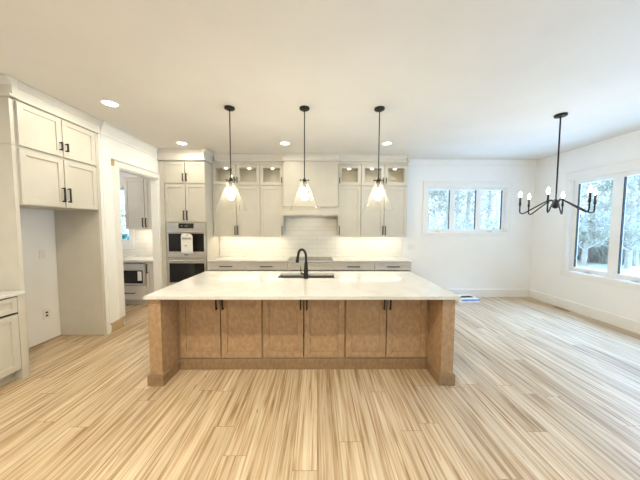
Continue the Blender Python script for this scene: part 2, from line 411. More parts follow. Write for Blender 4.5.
# ------------------------------------------------------------------ windows
def window(name, loc, rotz, wid, z0, z1, units, casing=0.095, head=0.105, foot=0.085, apron=None, grille=False, crank=(), depth=0.14, rail=False, seal=(), s=0.058):
    """local x across, +y outwards, z up; the interior face of the wall is y=0"""
    r = bpy.data.objects.new(name, None); C.objects.link(r); r.location = loc; r.rotation_euler = (0, 0, rotz); r['kind'] = 'structure'
    b = B()
    b.box(-casing, 0, -0.020, -0.001, z0, z1).box(wid, wid+casing, -0.020, -0.001, z0, z1)
    b.box(-casing, wid+casing, -0.022, -0.001, z1, z1+head).box(-casing-0.012, wid+casing+0.012, -0.034, -0.001, z1+head-0.014, z1+head+0.004)
    if apron:
        b.box(-casing-0.02, wid+casing+0.02, -0.045, 0.09, z0-0.022, z0)
        b.box(-casing, wid+casing, -0.020, -0.001, z0-apron, z0-0.022)
    else:
        b.box(-casing, wid+casing, -0.020, -0.001, z0-foot, z0)
    b.build('casing', trim_m, r)
    t = 0.012
    b = B().box(0, t, -0.001, depth, z0, z1).box(wid-t, wid, -0.001, depth, z0, z1).box(t, wid-t, -0.001, depth, z1-t, z1).box(t, wid-t, -0.001, depth, z0, z0+t)
    b.build('jamb', trim_m, r)
    u = (wid-2*t)/units
    for i in range(units):
        a = t+i*u; c = a+u; y0, y1 = 0.060, 0.118
        f = B().box(a, a+s, y0, y1, z0+t, z1-t).box(c-s, c, y0, y1, z0+t, z1-t).box(a+s, c-s, y0, y1, z0+t, z0+t+s+0.012).box(a+s, c-s, y0, y1, z1-t-s, z1-t)
        if rail: f.box(a+s, c-s, y0, y1, (z0+z1)/2-0.025, (z0+z1)/2+0.025)
        sash = f.build('sash', vinyl_m, r)
        B().box(a+s, c-s, 0.094, 0.100, z0+t+s+0.012, z1-t-s).build('pane', pane_m, sash)
        if grille:
            mx = (a+c)/2; mz = (z0+z1)/2
            B().box(mx-0.007, mx+0.007, 0.101, 0.107, z0+t+s, z1-t-s).box(a+s, c-s, 0.101, 0.107, mz-0.007, mz+0.007).build('grille', vinyl_m, sash)
        for side in seal:
            x = a+s if side == 'l' else c-s-0.011
            B().box(x, x+0.011, 0.062, 0.093, z0+t+s+0.012, z1-t-s).build('weather_seal', seal_m, sash)
        if i in crank:
            mx = (a+c)/2-0.02
            B().box(mx-0.055, mx+0.055, 0.035, 0.059, z0+t, z0+t+0.014).tube([(mx-0.03, 0.036, z0+t+0.022), (mx+0.035, 0.030, z0+t+0.026)], 0.007, 6).build('crank_handle', steel_m, sash)
    return r

window('window_1', (2.442, YB, 0), 0, 1.82, 1.465, 2.50, 3, casing=0.088, grille=True, crank=(0, 2), seal=('r',))
window('window_2', (XR, 4.73, 0), -PI/2, 2.10, 0.745, 2.50, 3, casing=0.085, head=0.145, foot=0.105, crank=(0, 1, 2), seal=('l',), s=0.073)
window('window_3', (-5.02, YB, 0), 0, 0.83, 1.20, 2.46, 1, casing=0.085, rail=True)
window('window_4', (XR, 1.9, 0), -PI/2, 3.5, 0.06, 2.50, 3, casing=0.085, foot=0.05)

# ------------------------------------------------------------------ outdoors
struct('lawn', B().box(-40, 60, YB+0.2, 70, -0.6, -0.45).box(XR+0.2, 60, -30, YB+0.2, -0.6, -0.45), grass_m)
b = B()
def bank(b):
    n, mm = 40, 10; vs = []
    for i in range(n+1):
        row = []
        a = math.radians(-5+i*150/n)
        for j in range(mm+1):
            R = 24+j*2.6
            z = -0.5 + 4.6*(1-math.cos(min(j/mm, 1)*PI))/2 + 0.25*math.sin(i*1.7+j)*min(j, 3)/3
            row.append(b.bm.verts.new((R*math.cos(a), R*math.sin(a)+2, z)))
        vs.append(row)
    for i in range(n):
        for j in range(mm): b.bm.faces.new((vs[i][j], vs[i+1][j], vs[i+1][j+1], vs[i][j+1]))
bank(b); o = struct('hillside', b, bank_m)

def grow(b, p, d, L, r, depth, leaves=None, rng=random):
    pts = [Vector(p)]; n = 4
    dd = Vector(d).normalized()
    for k in range(n):
        dd = (dd + Vector((rng.uniform(-.16, .16), rng.uniform(-.16, .16), rng.uniform(-.04, .14)))).normalized()
        pts.append(pts[-1]+dd*L/n)
    b.tube(pts, [r*(1-0.6*k/n) for k in range(n+1)], 5 if depth > 1 else 3, cap=False)
    if depth == 0:
        if leaves is not None:
            for k in range(5):
                q = pts[rng.randint(1, n)] + Vector((rng.uniform(-.25, .25), rng.uniform(-.25, .25), rng.uniform(-.2, .2)))
                leaves.append(q)
        return
    for k in range(4 if depth > 1 else 4):
        i = rng.randint(1, n)
        ax = Vector((rng.uniform(-1, 1), rng.uniform(-1, 1), rng.uniform(-.1, .7)))
        grow(b, pts[i], dd*0.55+ax*0.8, L*rng.uniform(.5, .75), max(r*0.5, 0.010), depth-1, leaves, rng)

def leafcards(b, pts, size, rng):
    for q in pts:
        for k in range(2):
            u = Vector((rng.uniform(-1, 1), rng.uniform(-1, 1), rng.uniform(-1, 1))).normalized()
            v = u.cross(Vector((rng.uniform(-1, 1), rng.uniform(-1, 1), rng.uniform(-1, 1)))).normalized()
            c = q+Vector((rng.uniform(-.15, .15),)*3); s = size*rng.uniform(.6, 1.2)
            b.bm.faces.new([b.bm.verts.new(c+u*s), b.bm.verts.new(c+v*s*.45), b.bm.verts.new(c-u*s), b.bm.verts.new(c-v*s*.45)])

def make_tree(seed, h, mat, with_leaves):
    rng = random.Random(seed)
    r = thing('bare_tree', 'x', 'tree')
    b = B(); lv = []
    pts = [Vector((0, 0, 0))]
    for k in range(8): pts.append(pts[-1]+Vector((rng.uniform(-.08, .08), rng.uniform(-.08, .08), h/8)))
    b.tube(pts, [0.13*(1-0.09*k) for k in range(9)], 7, cap=False)
    b.build('trunk', mat, r)
    b = B()
    for k in range(24):
        i = rng.randint(1, 8); a = rng.uniform(0, 2*PI)
        grow(b, pts[i], (math.cos(a), math.sin(a), rng.uniform(.0, .7)), rng.uniform(1.0, 2.4), 0.032, 2, lv if with_leaves else None, rng)
    br = b.build('branches', mat, r)
    if with_leaves:
        b = B(); leafcards(b, lv, 0.10, rng); b.build('leaves', leaf_m, br)
    return r
protos = [make_tree(1, 9, bark_m, False), make_tree(2, 8, darkbark_m, True), make_tree(3, 10, darkbark_m, False), make_tree(5, 7.5, bark_m, True)]
spots = []
rng = random.Random(11)
def sector(lo, hi, n, d0, d1, base):
    for k in range(n):
        s = lo+(hi-lo)*(k+0.5)/n+rng.uniform(-.02, .02)
        d = rng.uniform(d0, d1); a = math.atan2(s, 1.0)
        spots.append((d*math.sin(a), d*math.cos(a), base))
sector(0.42, 0.78, 6, 14, 24, 'b')
sector(1.02, 1.36, 7, 19, 28, 'r')
sector(-0.92, -0.76, 2, 16, 20, 'p')
used = set()
for i, (x, y, side) in enumerate(spots):
    k = (i*3+1) % 4 if side == 'b' else (i % 4)
    o = protos[k] if k not in used else copy_tree(protos[k])
    used.add(k)
    o.location = (x, y, -0.5+max(0, (math.hypot(x, y-2)-24)*0.17)); o.rotation_euler = (0, 0, rng.uniform(0, 6.28)); s = rng.uniform(.85, 1.15); o.scale = (s, s, s)
    txt = {'b': 'bare winter tree in the woods beyond the triple back window', 'r': 'bare winter tree in the woods beyond the right wall windows', 'p': 'bare winter tree beyond the pantry window'}[side]
    tag(o, txt, 'tree', {'b': 'trees behind the back window', 'r': 'trees behind the right windows', 'p': 'trees behind the pantry window'}[side])

def make_bush(seed, mat):
    rng = random.Random(seed); r = thing('bare_bush', 'x', 'bush'); b = B()
    for k in range(70):
        a = rng.uniform(0, 2*PI); L = rng.uniform(1.2, 2.8); lean = rng.uniform(.25, 1.0)
        pts = []
        for j in range(6):
            t = j/5
            pts.append((0.25*math.cos(a)+math.cos(a)*lean*L*t*(0.4+0.6*t)+rng.uniform(-.05, .05), 0.25*math.sin(a)+math.sin(a)*lean*L*t*(0.4+0.6*t)+rng.uniform(-.05, .05), L*(t-0.42*lean*t*t)))
        b.tube(pts, [0.016, 0.014, 0.012, 0.010, 0.008, 0.006], 3, cap=False)
        for q in range(3):
            p = Vector(pts[rng.randint(2, 4)]); b.tube([p, p+Vector((rng.uniform(-.4, .4), rng.uniform(-.4, .4), rng.uniform(.1, .5)))], [0.007, 0.004], 3, cap=False)
    b.build('branches', mat, r)
    return r
bp = [make_bush(1, bark_m), make_bush(2, darkbark_m), make_bush(4, bark_m)]
bs = []
def bsector(lo, hi, n, d0, d1, side):
    for k in range(n):
        s = lo+(hi-lo)*(k+0.5)/n; d = rng.uniform(d0, d1); a = math.atan(s); bs.append((d*math.sin(a), d*math.cos(a), side))
bsector(1.02, 1.37, 14, 21, 25, 'r'); bsector(0.42, 0.78, 6, 14, 20, 'b')
for i, (x, y, side) in enumerate(bs):
    o = bp[i] if i < 3 else copy_tree(bp[i % 3])
    o.location = (x, y, -0.46); o.rotation_euler = (0, 0, rng.uniform(0, 6.28)); s = rng.uniform(.8, 1.25); o.scale = (s, s, s*1.1)
    tag(o, 'arching leafless bush below the trees outside the right wall windows' if side == 'r' else 'arching leafless bush below the trees outside the back window', 'bush', 'bushes outside the right windows' if side == 'r' else 'bushes outside the back window')
# evergreen shrub low outside the pantry window
r = thing('evergreen_shrub', 'round green shrub low outside the pantry window', 'shrub', (-8.9, 11.0, -0.45))
B().tube([(0, 0, 0), (0.02, 0.03, 0.5), (0, 0, 1.1)], [0.06, 0.05, 0.02], 6).build('stem', darkbark_m, r)
b = B(); lv = []
for k in range(700):
    a, c = random.uniform(0, 2*PI), random.uniform(-.6, 1); q = math.sqrt(1-c*c); R = random.uniform(.75, 1.0)
    lv.append(Vector((R*1.0*q*math.cos(a), R*1.0*q*math.sin(a), 0.85+R*0.72*c)))
leafcards(b, lv, 0.12, random); b.build('foliage', green_m, r)

# ------------------------------------------------------------------ cabinet builders (local: x across, front at y=0 facing -y, body behind)
def handle_v(x, z0, z1, yf, parent, mat=bronze_m):
    s = 0.0075
    b = B().box(x-s, x+s, yf-0.036, yf-0.025, z0, z1)
    b.box(x-s, x+s, yf-0.026, yf, z0+0.004, z0+0.016).box(x-s, x+s, yf-0.026, yf, z1-0.016, z1-0.004)
    return b.build('handle', mat, parent)
def handle_h(x0, x1, z, yf, parent, mat=bronze_m):
    s = 0.0075
    b = B().box(x0, x1, yf-0.036, yf-0.025, z-s, z+s)
    b.box(x0+0.004, x0+0.016, yf-0.026, yf, z-s, z+s).box(x1-0.016, x1-0.004, yf-0.026, yf, z-s, z+s)
    return b.build('handle', mat, parent)
G = 0.0058
def shaker(name, x0, x1, z0, z1, mat, parent, st=0.058, rec=0.013, yf=-0.021, glass=False):
    x0 += G; x1 -= G; z0 += G; z1 -= G
    y1 = -0.001
    b = B().box(x0, x0+st, yf, y1, z0, z1).box(x1-st, x1, yf, y1, z0, z1).box(x0+st, x1-st, yf, y1, z0, z0+st).box(x0+st, x1-st, yf, y1, z1-st, z1)
    if not glass: b.box(x0+st-0.002, x1-st+0.002, yf+rec, y1-0.002, z0+st-0.002, z1-st+0.002)
    d = b.build(name, mat, parent, bevel=0.0015)
    if glass: B().box(x0+st-0.004, x1-st+0.004, yf+0.016, yf+0.020, z0+st-0.004, z1-st+0.004).build('pane', cabglass_m, d)
    return d
def carcass(b, x0, x1, y1, z0, z1, t=0.018, back=True, top=True, bottom=True, y0=0.0):
    b.box(x0, x0+t, y0, y1, z0, z1).box(x1-t, x1, y0, y1, z0, z1)
    if bottom: b.box(x0+t, x1-t, y0, y1, z0, z0+t)
    if top: b.box(x0+t, x1-t, y0, y1, z1-t, z1)
    if back: b.box(x0+t, x1-t, y1-t, y1, z0+t, z1-t)
    return b
RAIL = 0.0

# ---- upper cabinets with lit glass doors on top
UY = 5.21; UD = 0.298
def upper(name, label, x0, x1, hinges, glass_handles):
    r = thing(name, label, 'cabinet', (x0, UY, 1.375), 0, 'wall cabinets beside the range hood')
    W = x1-x0; zt = 2.944-1.375; zs = 2.442-1.375
    b = carcass(B(), 0.001, W-0.001, UD, 0.032, zt).box(0.019, W-0.019, 0.0, UD-0.018, 2.834-1.375, 2.846-1.375)
    b.box(0.019, W-0.019, 0.0, UD-0.018, zs-0.012, zs+0.012)
    # face frame band above the glass doors and the rail between
    b.box(0.001, W-0.001, -0.013, 0.0, 2.8895-1.375, zt)
    b.build('body', cab_m, r)
    n = len(hinges); dw = W/n
    for i, hg in enumerate(hinges):
        a, c = i*dw, (i+1)*dw
        d = shaker('door', a, c, 0.0, 2.433-1.375, cab_m, r)
        hx = c-0.030 if hg == 'l' else a+0.030
        handle_v(hx, 0.045, 0.235, -0.021, d)
        g = shaker('glass_door', a, c, 2.453-1.375, 2.888-1.375, cab_m, r, st=0.068, glass=True)
        if glass_handles: handle_v(hx, 2.50-1.375, 2.615-1.375, -0.021, g)
        mx = (a+c)/2
        p = B().lathe([(0, 0), (0.032, 0), (0.032, 0.012), (0, 0.012)], 16, (mx, 0.10, 2.819-1.375)).build('puck_light', lens_m, r)
        lamp('puck_lamp', 'SPOT', 7.0, r, (mx, 0.10, 2.814-1.375), WARM, 0.02, spot=math.radians(150), blend=1.0)
    B().box(0.05, W-0.05, 0.06, 0.085, 0.022, 0.031).build('led_strip', led_m, r)
    lamp('strip_lamp', 'AREA', 4.6*W, r, (W/2, 0.12, 0.018), (1.0, 0.90, 0.68), W-0.1, size_y=0.18)
    return r
upper('wall_cabinet', 'two-door greige wall cabinet with glass tops right of the wall ovens', -2.198, -1.209, 'lr', True)
upper('wall_cabinet', 'narrow greige wall cabinet with one glass top left of the range hood', -1.209, -0.719, 'l', True)
upper('wall_cabinet', 'narrow greige wall cabinet with one glass top right of the range hood', 0.426, 0.909, 'r', True)
upper('wall_cabinet', 'two-door greige wall cabinet with glass tops nearest the back window', 0.909, 1.889, 'lr', True)

# ---- range hood
r = thing('range_hood', 'greige box range hood with mantel ledge above the cooktop', 'range hood', (-0.147, 5.09, 1.81))
hw = 0.571
B().box(-hw+0.004, hw-0.004, 0.030, 0.42, 0.2075, 1.124).build('chimney_box', cab_m, r, bevel=0.002)
B().box(-hw, hw, 0.0, 0.42, 0.052, 0.192).build('mantel_band', cab_m, r, bevel=0.002)
B().box(-hw, hw, -0.034, 0.42, 0.193, 0.207).box(-hw, hw, -0.055, 0.11, 0.020, 0.052).box(-hw, hw, -0.018, 0.11, 0.0, 0.021).build('ledge_moulding', cab_m, r, bevel=0.003)
B().box(-hw+0.06, hw-0.06, 0.12, 0.41, 0.030, 0.05).build('vent_insert', steel_m, r)
lamp('hood_lamp', 'AREA', 1.0, r, (0, 0.25, 0.026), WARM, 0.6, size_y=0.08)

# ---- back base cabinets
BY = 4.892
def base_cab(name, label, x0, x1, drawer_handle, ndoors, mat=base_cab_m, loc=None, rotz=0, depth=0.60, group=None, cat='cabinet'):
    r = thing(name, label, cat, loc or (x0, BY, 0), rotz, group)
    W = x1-x0
    b = carcass(B(), 0.001, W-0.001, depth, 0.105, 0.885, top=False)
    b.box(0.001, W-0.001, 0.065, 0.083, 0.001, 0.105)
    b.box(0.019, W-0.019, 0.0, 0.06, 0.86, 0.885)
    b.build('body', mat, r)
    d = shaker('drawer', 0, W, 0.723, 0.880, mat, r, st=0.040)
    if drawer_handle: handle_h(W/2-0.125, W/2+0.125, 0.80, -0.021, d)
    dw = W/ndoors
    for i in range(ndoors):
        q = shaker('door', i*dw, (i+1)*dw, 0.112, 0.716, mat, r)
        hx = (i+1)*dw-0.03 if i == 0 else i*dw+0.03
        handle_v(hx, 0.49, 0.68, -0.021, q)
    return r
gb = 'base cabinets under the back counter'
xs = [-2.197, -1.441, -0.601, 0.298, 1.140, 1.884]
labs = ['grey base cabinet beside the wall ovens, first along the back counter', 'grey base cabinet with drawer pull just left of the cooktop',
        'grey base cabinet directly under the cooktop with a plain drawer front', 'grey base cabinet with drawer pull just right of the cooktop', 'grey end base cabinet at the window end of the back counter']
for i in range(5): base_cab('base_cabinet', labs[i], xs[i], xs[i+1], i != 2, 2, group=gb)
o = B().box(-2.196, 1.915, 4.858, YB-0.011, 0.888, 0.92).build('back_countertop', quartz_m, bevel=0.003)
tag(o, 'long white quartz countertop along the tiled back wall', 'countertop')
r = thing('cooktop', 'flat dark glass cooktop set in the back counter below the hood', 'cooktop', (-0.147, 5.13, 0.921))
B().box(-0.46, 0.46, -0.255, 0.255, 0.0, 0.006).build('glass_top', cooktop_m, r, bevel=0.002)
for (x, y, q) in ((-0.27, -0.11, 0.09), (-0.27, 0.13, 0.075), (0.27, -0.11, 0.075), (0.27, 0.13, 0.10), (0, 0.02, 0.12)):
    B().lathe([(q, 0), (q, 0.0008), (q-0.004, 0.0008), (q-0.004, 0)], 32, (x, y, 0.0062), closed=True).build('burner_ring', steel_m, r)

# ---- tall oven cabinet and double wall oven
TX0, TX1 = XD+0.003, -2.201; TY = 4.892
r = thing('tall_oven_cabinet', 'tall greige cabinet housing the double wall oven', 'cabinet', (TX0, TY, 0))
W = TX1-TX0; D = 0.62; ox0, ox1 = -2.972-TX0, -2.212-TX0
b = B().box(0.001, ox0-0.002, -0.0, D, 0.001, 2.866).box(ox1+0.002, W-0.001, 0.0, D, 0.001, 2.866)
b.box(ox0-0.002, ox1+0.002, 0.07, D, 0.001, 0.10).box(ox0-0.002, ox1+0.002, 0, D, 0.10, 0.13).box(ox0-0.002, ox1+0.002, 0, D, 1.665, 1.69).box(ox0-0.002, ox1+0.002, 0, D, 2.40, 2.44).box(ox0-0.002, ox1+0.002, 0, D, 2.842, 2.866).box(ox0-0.002, ox1+0.002, D-0.02, D, 0.13, 2.842)
b.box(ox0-0.002, ox1+0.002, 0, D, 0.34, 0.36)
b.box(0.001, W-0.001, -0.019, 0, 2.855, 2.866).box(0.001, ox0-0.03, -0.019, 0, 0.12, 2.866)
b.build('body', cab_m, r)
m = (ox0+ox1)/2
for z0, z1, hz in ((2.432, 2.855, (2.475, 2.62)), (1.678, 2.418, (1.715, 1.90))):
    for s in (0, 1):
        a, c = (ox0-0.028, m) if s == 0 else (m, W)
        d = shaker('door', a, c, z0, z1, cab_m, r)
        handle_v(m-0.034 if s == 0 else m+0.034, hz[0], hz[1], -0.021, d)
d = shaker('drawer', ox0-0.028, W, 0.125, 0.335, cab_m, r); handle_h(m-0.13, m+0.13, 0.26, -0.021, d)

r = thing('double_wall_oven', 'stainless double wall oven with dark glass doors and a paper tag', 'oven', (-2.592, TY, 0.365))
ow = 0.376; z = 0.365
B().box(-ow, ow, 0.0, 0.56, 0.0, 1.297).build('body', steel_m, r)
c = B().box(-ow, ow, -0.03, -0.001, 1.535-z, 1.660-z).build('control_panel', steel_m, r, bevel=0.002)
c2 = B().box(-0.145, 0.150, -0.032, -0.0305, 1.552-z, 1.652-z).build('display', darkglass_m, c)
b = B().box(-0.10, -0.06, -0.0328, -0.0322, 1.60-z, 1.606-z).box(-0.03, 0.03, -0.0328, -0.0322, 1.60-z, 1.606-z)
b.build('display_digits', M('lit_digits', (0.2, 0.2, 0.2), 0.5, emit=(1, 0.7, 0.3), estr=0.5), c2)
def oven_door(z0, z1, w0, w1, hz, name):
    d = B().box(-ow, ow, -0.034, -0.001, z0-z, z1-z).build(name, steel_m, r, bevel=0.003)
    B().box(-0.345, 0.345, -0.036, -0.0345, w0-z, w1-z).build('window', darkglass_m, d)
    B().tube([(-0.345, -0.075, hz-z), (0.345, -0.075, hz-z)], 0.015, 12).tube([(-0.32, -0.034, hz-z), (-0.32, -0.075, hz-z)], 0.009, 8).tube([(0.32, -0.034, hz-z), (0.32, -0.075, hz-z)], 0.009, 8).build('handle', steel_m, d, smooth=True)
    return d
d1 = oven_door(0.972, 1.528, 1.095, 1.450, 1.487, 'upper_door')
B().box(-0.045, 0.03, -0.0355, -0.0345, 1.02-z, 1.045-z).build('badge', ink_m, d1)
d2 = oven_door(0.375, 0.952, 0.48, 0.862, 0.915, 'lower_door')
b = B().prism([(-0.108, 1.075-z), (0.118, 1.075-z), (0.118, 1.40-z), (0.098, 1.435-z), (0.06, 1.452-z), (-0.06, 1.452-z), (-0.098, 1.435-z), (-0.108, 1.40-z)], 'y', -0.0905, -0.0885)
tg = b.build('energy_tag', paper_m, d1); tg.location.x = 0.035
B().box(-0.085, 0.095, -0.0915, -0.0907, 1.352-z, 1.372-z).box(-0.085, 0.095, -0.0915, -0.0907, 1.332-z, 1.340-z).box(-0.035, 0.0, -0.0915, -0.0907, 1.205-z, 1.225-z).box(-0.006, 0.022, -0.0915, -0.0907, 1.415-z, 1.43-z).build('tag_print', ink_m, tg)

# ---- fridge surround on the left (local x = world +Y, front faces +X)
FY0, FY1 = 2.566, 3.566
FD = XD-XN-0.004
r = thing('fridge_surround', 'tall cream cabinet surround with empty fridge niche at left', 'cabinet', (XD, FY0, 0), PI/2)
L = FY1-FY0
lp = B().box(0, 0.036, 0.0, FD, 0.001, 2.425).box(0, 0.036, 0.0, FD, 2.428, 2.890)
lp.build('side_panel', cab_m, r, bevel=0.002)
lp = B().box(L-0.038, L, 0.0, FD, 0.001, 2.425).box(L-0.038, L, 0.0, FD, 2.428, 2.890)
lp.build('side_panel', cab_m, r, bevel=0.002)
x0, x1 = 0.037, L-0.039; m = (x0+x1-0.018)/2
carcass(B(), x0, x1, FD, 1.818, 2.890).box(x1-0.022, x1, -0.019, 0, 1.818, 2.890).box(x0+0.018, x1-0.018, 0, FD-0.018, 2.405, 2.43).build('body', cab_m, r)
for z0, z1, hz in ((2.426, 2.884, (2.50, 2.60)), (1.820, 2.408, (1.885, 2.06))):
    for s in (0, 1):
        a, c = (x0+0.006, m) if s == 0 else (m, x1-0.024)
        d = shaker('door', a, c, z0, z1, cab_m, r)
        handle_v(m-0.034 if s == 0 else m+0.034, hz[0], hz[1], -0.021, d)

# ---- base cabinet and counter at the left edge
LX = -3.095
r = thing('base_cabinet', 'cream base cabinet under white counter at the left edge of the room', 'cabinet', (LX, 1.60, 0), PI/2)
L = 2.562-1.60; D = LX-XN-0.004
b = carcass(B(), 0.001, L-0.001, D, 0.105, 0.885, top=False).box(0.001, L-0.055, 0.065, 0.083, 0.001, 0.105).box(L-0.055, L-0.001, 0.0, D, 0.001, 0.105)
b.box(L-0.055, L-0.001, -0.019, 0.0, 0.001, 0.885).build('body', cab_m, r)
m = (L-0.055)/2
d = shaker('drawer', 0, L-0.055, 0.712, 0.880, cab_m, r, st=0.045); handle_h(m-0.10, m+0.10, 0.80, -0.021, d)
for s in (0, 1):
    a, c = (0, m) if s == 0 else (m, L-0.055)
    d = shaker('door', a, c, 0.112, 0.700, cab_m, r); handle_v(m-0.03 if s == 0 else m+0.03, 0.47, 0.66, -0.021, d)
o = B().box(XN+0.003, LX+0.035, 1.60, 2.562, 0.888, 0.92).build('side_countertop', quartz_m, bevel=0.003)
tag(o, 'short white countertop on the cream base cabinet at the left edge', 'countertop')

# ---- pantry cabinets seen through the doorway
PY = 5.21
r = thing('pantry_wall_cabinet', 'greige two-door wall cabinet seen through the pantry doorway', 'cabinet', (-4.03, PY, 1.523))
W = 0.80
carcass(B(), 0.001, W-0.001, 0.298, 0.032, 1.066).box(0.0, W, -0.03, 0.298, 1.067, 1.09).build('body', base_cab_m, r)
for s in (0, 1):
    a, c = (0, 0.412) if s == 0 else (0.412, W)
    d = shaker('door', a, c, 0, 1.064, base_cab_m, r); handle_v(0.412+(-0.034 if s == 0 else 0.034), 0.05, 0.24, -0.021, d)
B().box(0.05, W-0.05, 0.06, 0.085, 0.022, 0.031).build('led_strip', led_m, r)
lamp('strip_lamp', 'AREA', 5.5, r, (W/2, 0.10, 0.018), (1.0, 0.90, 0.72), W-0.1, size_y=0.04)
r = thing('pantry_base_cabinet', 'greige pantry base cabinet with built-in microwave and drawer', 'cabinet', (-3.955, BY, 0))
W = 0.548
b = B().box(0.001, 0.02, 0, 0.6, 0.105, 0.885).box(W-0.02, W-0.001, 0, 0.6, 0.105, 0.885).box(0.02, W-0.02, 0, 0.6, 0.105, 0.125).box(0.02, W-0.02, 0.58, 0.6, 0.125, 0.885).box(0.02, W-0.02, 0, 0.6, 0.40, 0.418).box(0.02, W-0.02, 0, 0.06, 0.86, 0.885)
b.box(0.001, W-0.001, 0.065, 0.083, 0.001, 0.105).build('body', base_cab_m, r)
d = shaker('drawer', 0, W, 0.115, 0.405, base_cab_m, r); handle_h(0.11, 0.32, 0.262, -0.021, d)
r2 = thing('microwave', 'stainless built-in microwave with black glass door in the pantry', 'microwave', (-3.681, BY, 0.42))
B().box(-0.25, 0.25, 0.0, 0.42, 0.0, 0.43).build('body', steel_m, r2)
d = B().box(-0.252, 0.252, -0.028, -0.001, 0.0, 0.335).build('door', steel_m, r2, bevel=0.002)
B().box(-0.235, 0.205, -0.030, -0.0285, 0.035, 0.295).build('window', darkglass_m, d)
B().box(0.105, 0.185, -0.0312, -0.0304, 0.09, 0.275).build('sticker', paper_m, d)
B().box(-0.252, 0.252, -0.028, -0.001, 0.337, 0.43).build('control_panel', steel_m, r2, bevel=0.002)
r = thing('pantry_base_cabinet', 'narrow greige pantry base cabinet with vertical handle right of the microwave', 'cabinet', (-3.405, BY, 0))
W = 0.17
b = carcass(B(), 0.001, W-0.001, 0.6, 0.105, 0.885, top=False).box(0.001, W-0.001, 0.065, 0.083, 0.001, 0.105).build('body', base_cab_m, r)
d = shaker('door', 0, W, 0.112, 0.880, base_cab_m, r, st=0.045); handle_v(0.03, 0.66, 0.84, -0.021, d)
r = thing('pantry_base_cabinet', 'greige pantry base cabinet left of the microwave, mostly behind the door casing', 'cabinet', (-4.86, BY, 0))
W = 0.90
carcass(B(), 0.001, W-0.001, 0.6, 0.105, 0.885, top=False).box(0.001, W-0.001, 0.065, 0.083, 0.001, 0.105).build('body', base_cab_m, r)
for s in (0, 1):
    d = shaker('door', s*0.45, s*0.45+0.45, 0.112, 0.880, base_cab_m, r); handle_v(0.45+(-0.03 if s == 0 else 0.03), 0.66, 0.84, -0.021, d)
o = B().box(-4.87, XD-0.124, 4.858, YB-0.011, 0.888, 0.92).build('pantry_countertop', quartz_m, bevel=0.003)
tag(o, 'white countertop above the microwave in the pantry', 'countertop')

# ------------------------------------------------------------------ island
IY = 2.692
ix = [-1.533, -0.612, 0.309, 1.230]
il = ['brown stained two-door island cabinet at the left end of the island', 'brown stained two-door island cabinet in the middle, under the sink', 'brown stained two-door island cabinet at the right end of the island']
for i in range(3):
    r = thing('island_cabinet', il[i], 'cabinet', (ix[i], IY, 0), 0, 'island cabinets below the seating overhang')
    W = ix[i+1]-ix[i]
    b = B().box(0.001, 0.019, 0, 0.95, 0.12, 0.886).box(W-0.019, W-0.001, 0, 0.95, 0.12, 0.886).box(0.019, W-0.019, 0, 0.95, 0.12, 0.14).box(0.019, W-0.019, 0.93, 0.95, 0.14, 0.886)
    b.box(0.019, W-0.019, 0, 0.03, 0.872, 0.886)
    b.build('body', wood_m, r)
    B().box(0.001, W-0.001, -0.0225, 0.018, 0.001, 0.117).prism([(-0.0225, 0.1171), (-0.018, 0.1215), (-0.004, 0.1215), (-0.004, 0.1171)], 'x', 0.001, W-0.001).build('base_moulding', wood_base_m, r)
    for s in (0, 1):
        a, c = (0.004, W/2) if s == 0 else (W/2, W-0.004)
        d = shaker('door', a, c, 0.130, 0.884, wood_m, r, st=0.064)
        handle_v(W/2+(-0.034 if s == 0 else 0.034), 0.688, 0.848, -0.021, d, black_m)
for sgn, x0, x1, lab in ((-1, -1.676, -1.552, 'brown wood end panel with base block at the left end of the island'), (1, 1.252, 1.378, 'brown wood end panel with base block at the right end of the island')):
    r = thing('island_end_panel', lab, 'panel', ((x0+x1)/2, 2.40, 0), 0, 'island end panels')
    hw = (x1-x0)/2
    B().box(-hw, hw, 0.0, 1.24, 0.118, 0.886).build('panel', wood_m, r, bevel=0.002)
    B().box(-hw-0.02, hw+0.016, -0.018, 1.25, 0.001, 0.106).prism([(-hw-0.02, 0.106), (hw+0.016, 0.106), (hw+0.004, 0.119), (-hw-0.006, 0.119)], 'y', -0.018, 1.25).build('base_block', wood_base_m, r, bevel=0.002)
# filler strips between end panel and cabinets
for x0, x1, lab in ((-1.551, -1.5345, 'thin brown filler strip beside the left island cabinet'), (1.2315, 1.251, 'thin brown filler strip beside the right island cabinet')):
    o = B().box(x0, x1, IY-0.004, IY+0.9, 0.12, 0.886).build('filler_strip', wood_m); tag(o, lab, 'filler strip', 'island filler strips')

sx0, sx1, sy0, sy1 = -0.529, 0.231, 3.216, 3.541
b = B()
cx0, cx1, cy0, cy1 = -1.692, 1.409, 2.364, 3.690
b.box(cx0, sx0, cy0, cy1, 0.888, 0.92).box(sx1, cx1, cy0, cy1, 0.888, 0.92).box(sx0, sx1, cy0, sy0, 0.888, 0.92).box(sx0, sx1, sy1, cy1, 0.888, 0.92)
bmesh.ops.remove_doubles(b.bm, verts=b.bm.verts, dist=0.0001)
# drop the inner seams so the slab is one piece
from collections import Counter
cnt = Counter(); fk = {}
for f in b.bm.faces:
    k = tuple(sorted(v.index for v in f.verts))
b.bm.verts.index_update()
for f in list(b.bm.faces):
    k = tuple(sorted(v.index for v in f.verts)); fk.setdefault(k, []).append(f)
dele = [f for fs in fk.values() if len(fs) > 1 for f in fs]
bmesh.ops.delete(b.bm, geom=dele, context='FACES')
o = b.build('island_countertop', quartz_m)
tag(o, 'large white quartz countertop on the wooden island', 'countertop')

